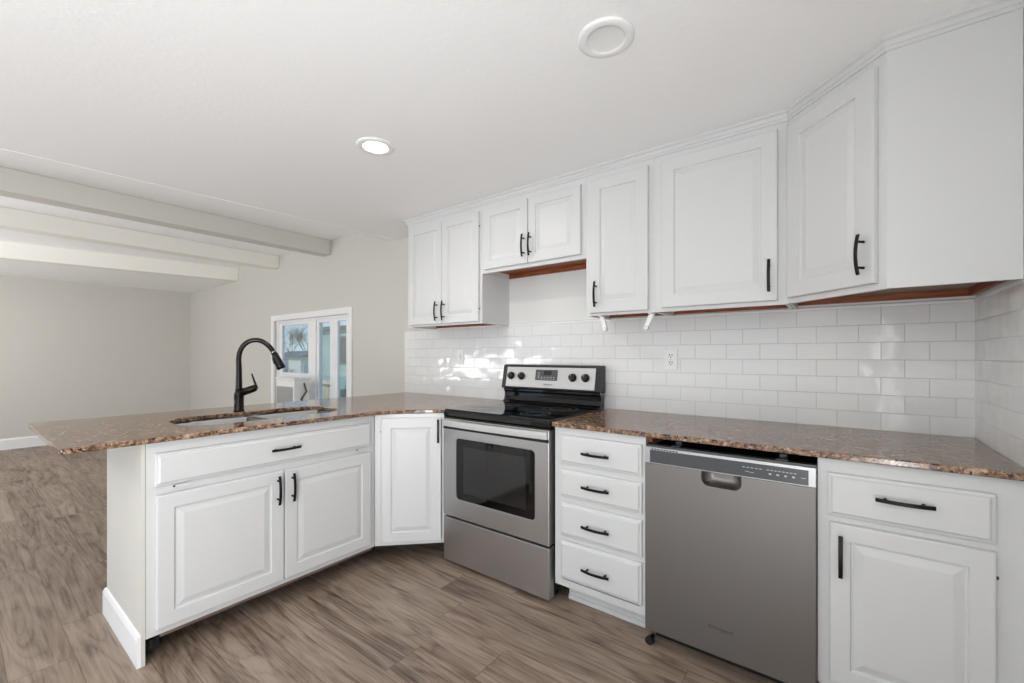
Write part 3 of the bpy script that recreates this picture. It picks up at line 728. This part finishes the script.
# ------------------------------------------------------------ box appliance below the window
t = thing('air_cooler', 'white box-shaped air cooler with grey grille standing under the window', 'air cooler', (-5.378, -.30, 0))
CW, CD = .405, .16
MB().box(0, CW, 0, CD, .30, .985).build('cabinet', 'white_plastic', t, .006)
MB().box(-.008, CW + .008, -.01, CD + .01, .9855, 1.005).build('top_cover', 'white_plastic', t, .005)
b = MB().box(.03, CW - .03, -.006, -.0005, .52, .91)
for i in range(19): b.box(.03, CW - .03, -.012, -.006, .525 + i * .02, .533 + i * .02)
b.build('grille', 'grille_grey', t)
MB().box(0, CW, 0, CD, .03, .2995).build('water_tank', 'white_plastic', t, .006)
for x in (.03, CW - .03):
    for y in (.03, CD - .03): MB().lathe([(.015, .0005), (.015, .03)], (x, y, 0), 'z', 10).build('foot', 'black_plastic', t)
MB().tube([(CW + .012, .10, .95), (CW + .02, .12, .86), (CW + .012, .07, .78), (CW + .02, .11, .70), (CW + .012, .08, .60)], .010, 8).build('hose', 'brown_frame', t)

# ------------------------------------------------------------ outdoors
struct(MB().box(-60, 20, .13, 60, -.4, -.3).build('ground', 'dry_grass'), 'dry pale grass outside the window')
t = thing('neighbour_house', 'mint green house outside with a dark window and grey roof', 'house', (-10, 4, -.3))
MB().box(-2.45, 4, 0, 3, 0, 2.22).build('wall', 'mint_siding', t)
MB().prism([(-.10, 2.2205), (3.10, 2.2205), (3.10, 2.34), (1.5, 2.40), (-.10, 2.34)], -2.5, 4.3, 'x').build('roof', 'roof_grey', t)
f_ = MB().box(-1.42, -.4, -.04, 0, 1.32, 2.06).build('window_frame', 'brown_frame', t)
MB().box(-1.37, -.45, -.05, -.041, 1.38, 2.0).build('pane', 'dark_window', f_)
b = MB()
for i in range(3): b.box(-.9, 1.2, -.96 + i * .3, -.66 + i * .3 + (0), 0, .25 + i * .2)
b.build('porch_steps', 'roof_grey', t)
b = MB()
b.box(-16, -8.95, 2.5, 2.56, .62, .70).box(-16, -8.95, 2.5, 2.56, -.3, -.22)
for i in range(11): b.box(-16 + i * .7, -15.93 + i * .7, 2.49, 2.57, -.3, .72)
for i in range(48): b.box(-16 + i * .145, -15.88 + i * .145, 2.565, 2.585, -.28, .62)
tag(b.build('picket_fence', 'fence_tan'), 'low tan board fence outside the window', 'fence')
def tree(x, y, h, label, seed):
    rnd = random.Random(seed); t = thing('bare_tree', label, 'tree', (x, y, -.3), group='bare trees beyond the yard')
    mb = MB(); tr_ = MB().tube([(0, 0, 0), (.05, 0, h * .2), (0, .05, h * .4)], [.16, .13, .1], 8); tr_.build('trunk', 'bark', t)
    def br(p, d, l, r, lev):
        e_ = p + d * l; mid = p + d * l * .5 + Vector((rnd.uniform(-1, 1), rnd.uniform(-1, 1), rnd.uniform(-1, 1))) * l * .06
        mb.tube([p, mid, e_], [r, r * .7, r * .4], 4)
        if lev < 4:
            for _ in range(4 if lev < 2 else 3):
                nd = (d + Vector((rnd.uniform(-1, 1), rnd.uniform(-1, 1), rnd.uniform(-.35, .8))) * .85).normalized(); br(p + d * l * rnd.uniform(.55, 1), nd, l * rnd.uniform(.55, .8), r * .55, lev + 1)
    for k in range(5):
        a = k * 1.3; br(Vector((0, 0.05, h * .32 + k * h * .02)), Vector((math.cos(a) * .7, math.sin(a) * .7, .9)).normalized(), h * .24, .035, 0)
    mb.build('branches', 'bark', t)
tree(-31.5, 13.5, 4.2, 'tall bare tree beyond the yard, nearer the shed', 3)
tree(-38.5, 15.5, 4.6, 'tall bare tree furthest out beyond the yard', 8)
def shrub(x, y, r_, label, seed):
    rnd = random.Random(seed); mb = MB()
    for _ in range(420):
        d_ = Vector((rnd.gauss(0, 1), rnd.gauss(0, 1), abs(rnd.gauss(0, .9)))).normalized() * r_ * rnd.uniform(.5, 1)
        a = rnd.uniform(0, 6.28); s1 = rnd.uniform(.05, .1); u = Vector((math.cos(a), math.sin(a), rnd.uniform(-.6, .6))) * s1; v_ = u.cross(Vector((rnd.uniform(-1, 1), .3, 1))).normalized() * s1 * .6
        mb.add([d_ - u, d_ - v_, d_ + u, d_ + v_], [(0, 1, 2, 3)])
    mb.tube([(0, 0, 0), (0, 0, r_ * .6)], [.04, .02], 6)
    o = mb.build('shrub', 'shrub_leaf'); o.location = (x, y, -.3); tag(o, label, 'shrub')
shrub(-20.3, 6.6, 1.05, 'rounded leafy shrub outside the left window pane', 1)
shrub(-18.2, 6.0, .75, 'small leafy shrub nearest the fence', 2)
t = thing('garden_shed', 'small pale shed with a low roof among the shrubs', 'shed', (-25.6, 9.5, -.3))
MB().box(-2, 1.2, 0, 2, 0, 1.45).build('wall', 'pale_siding', t); MB().prism([(-.2, 1.45), (2.2, 1.45), (1, 1.8)], -2.2, 1.4, 'x').build('roof', 'roof_grey', t); MB().box(-.9, -.2, -.03, 0, 0, 1.3).build('door', 'blue_paint', t)
t = thing('utility_trailer', 'blue grey panelled trailer parked in the yard', 'trailer', (-20.9, 8.0, -.3))
MB().box(-.2, 1.6, 0, 1.4, .35, 1.15).build('body', 'blue_paint', t, .05)
for x in (.2, 1.2): MB().lathe([(.28, -.06), (.3, -.03), (.3, .09), (.28, .12)], (x, 0, .3), 'y', 20).build('wheel', 'black_soft', t)
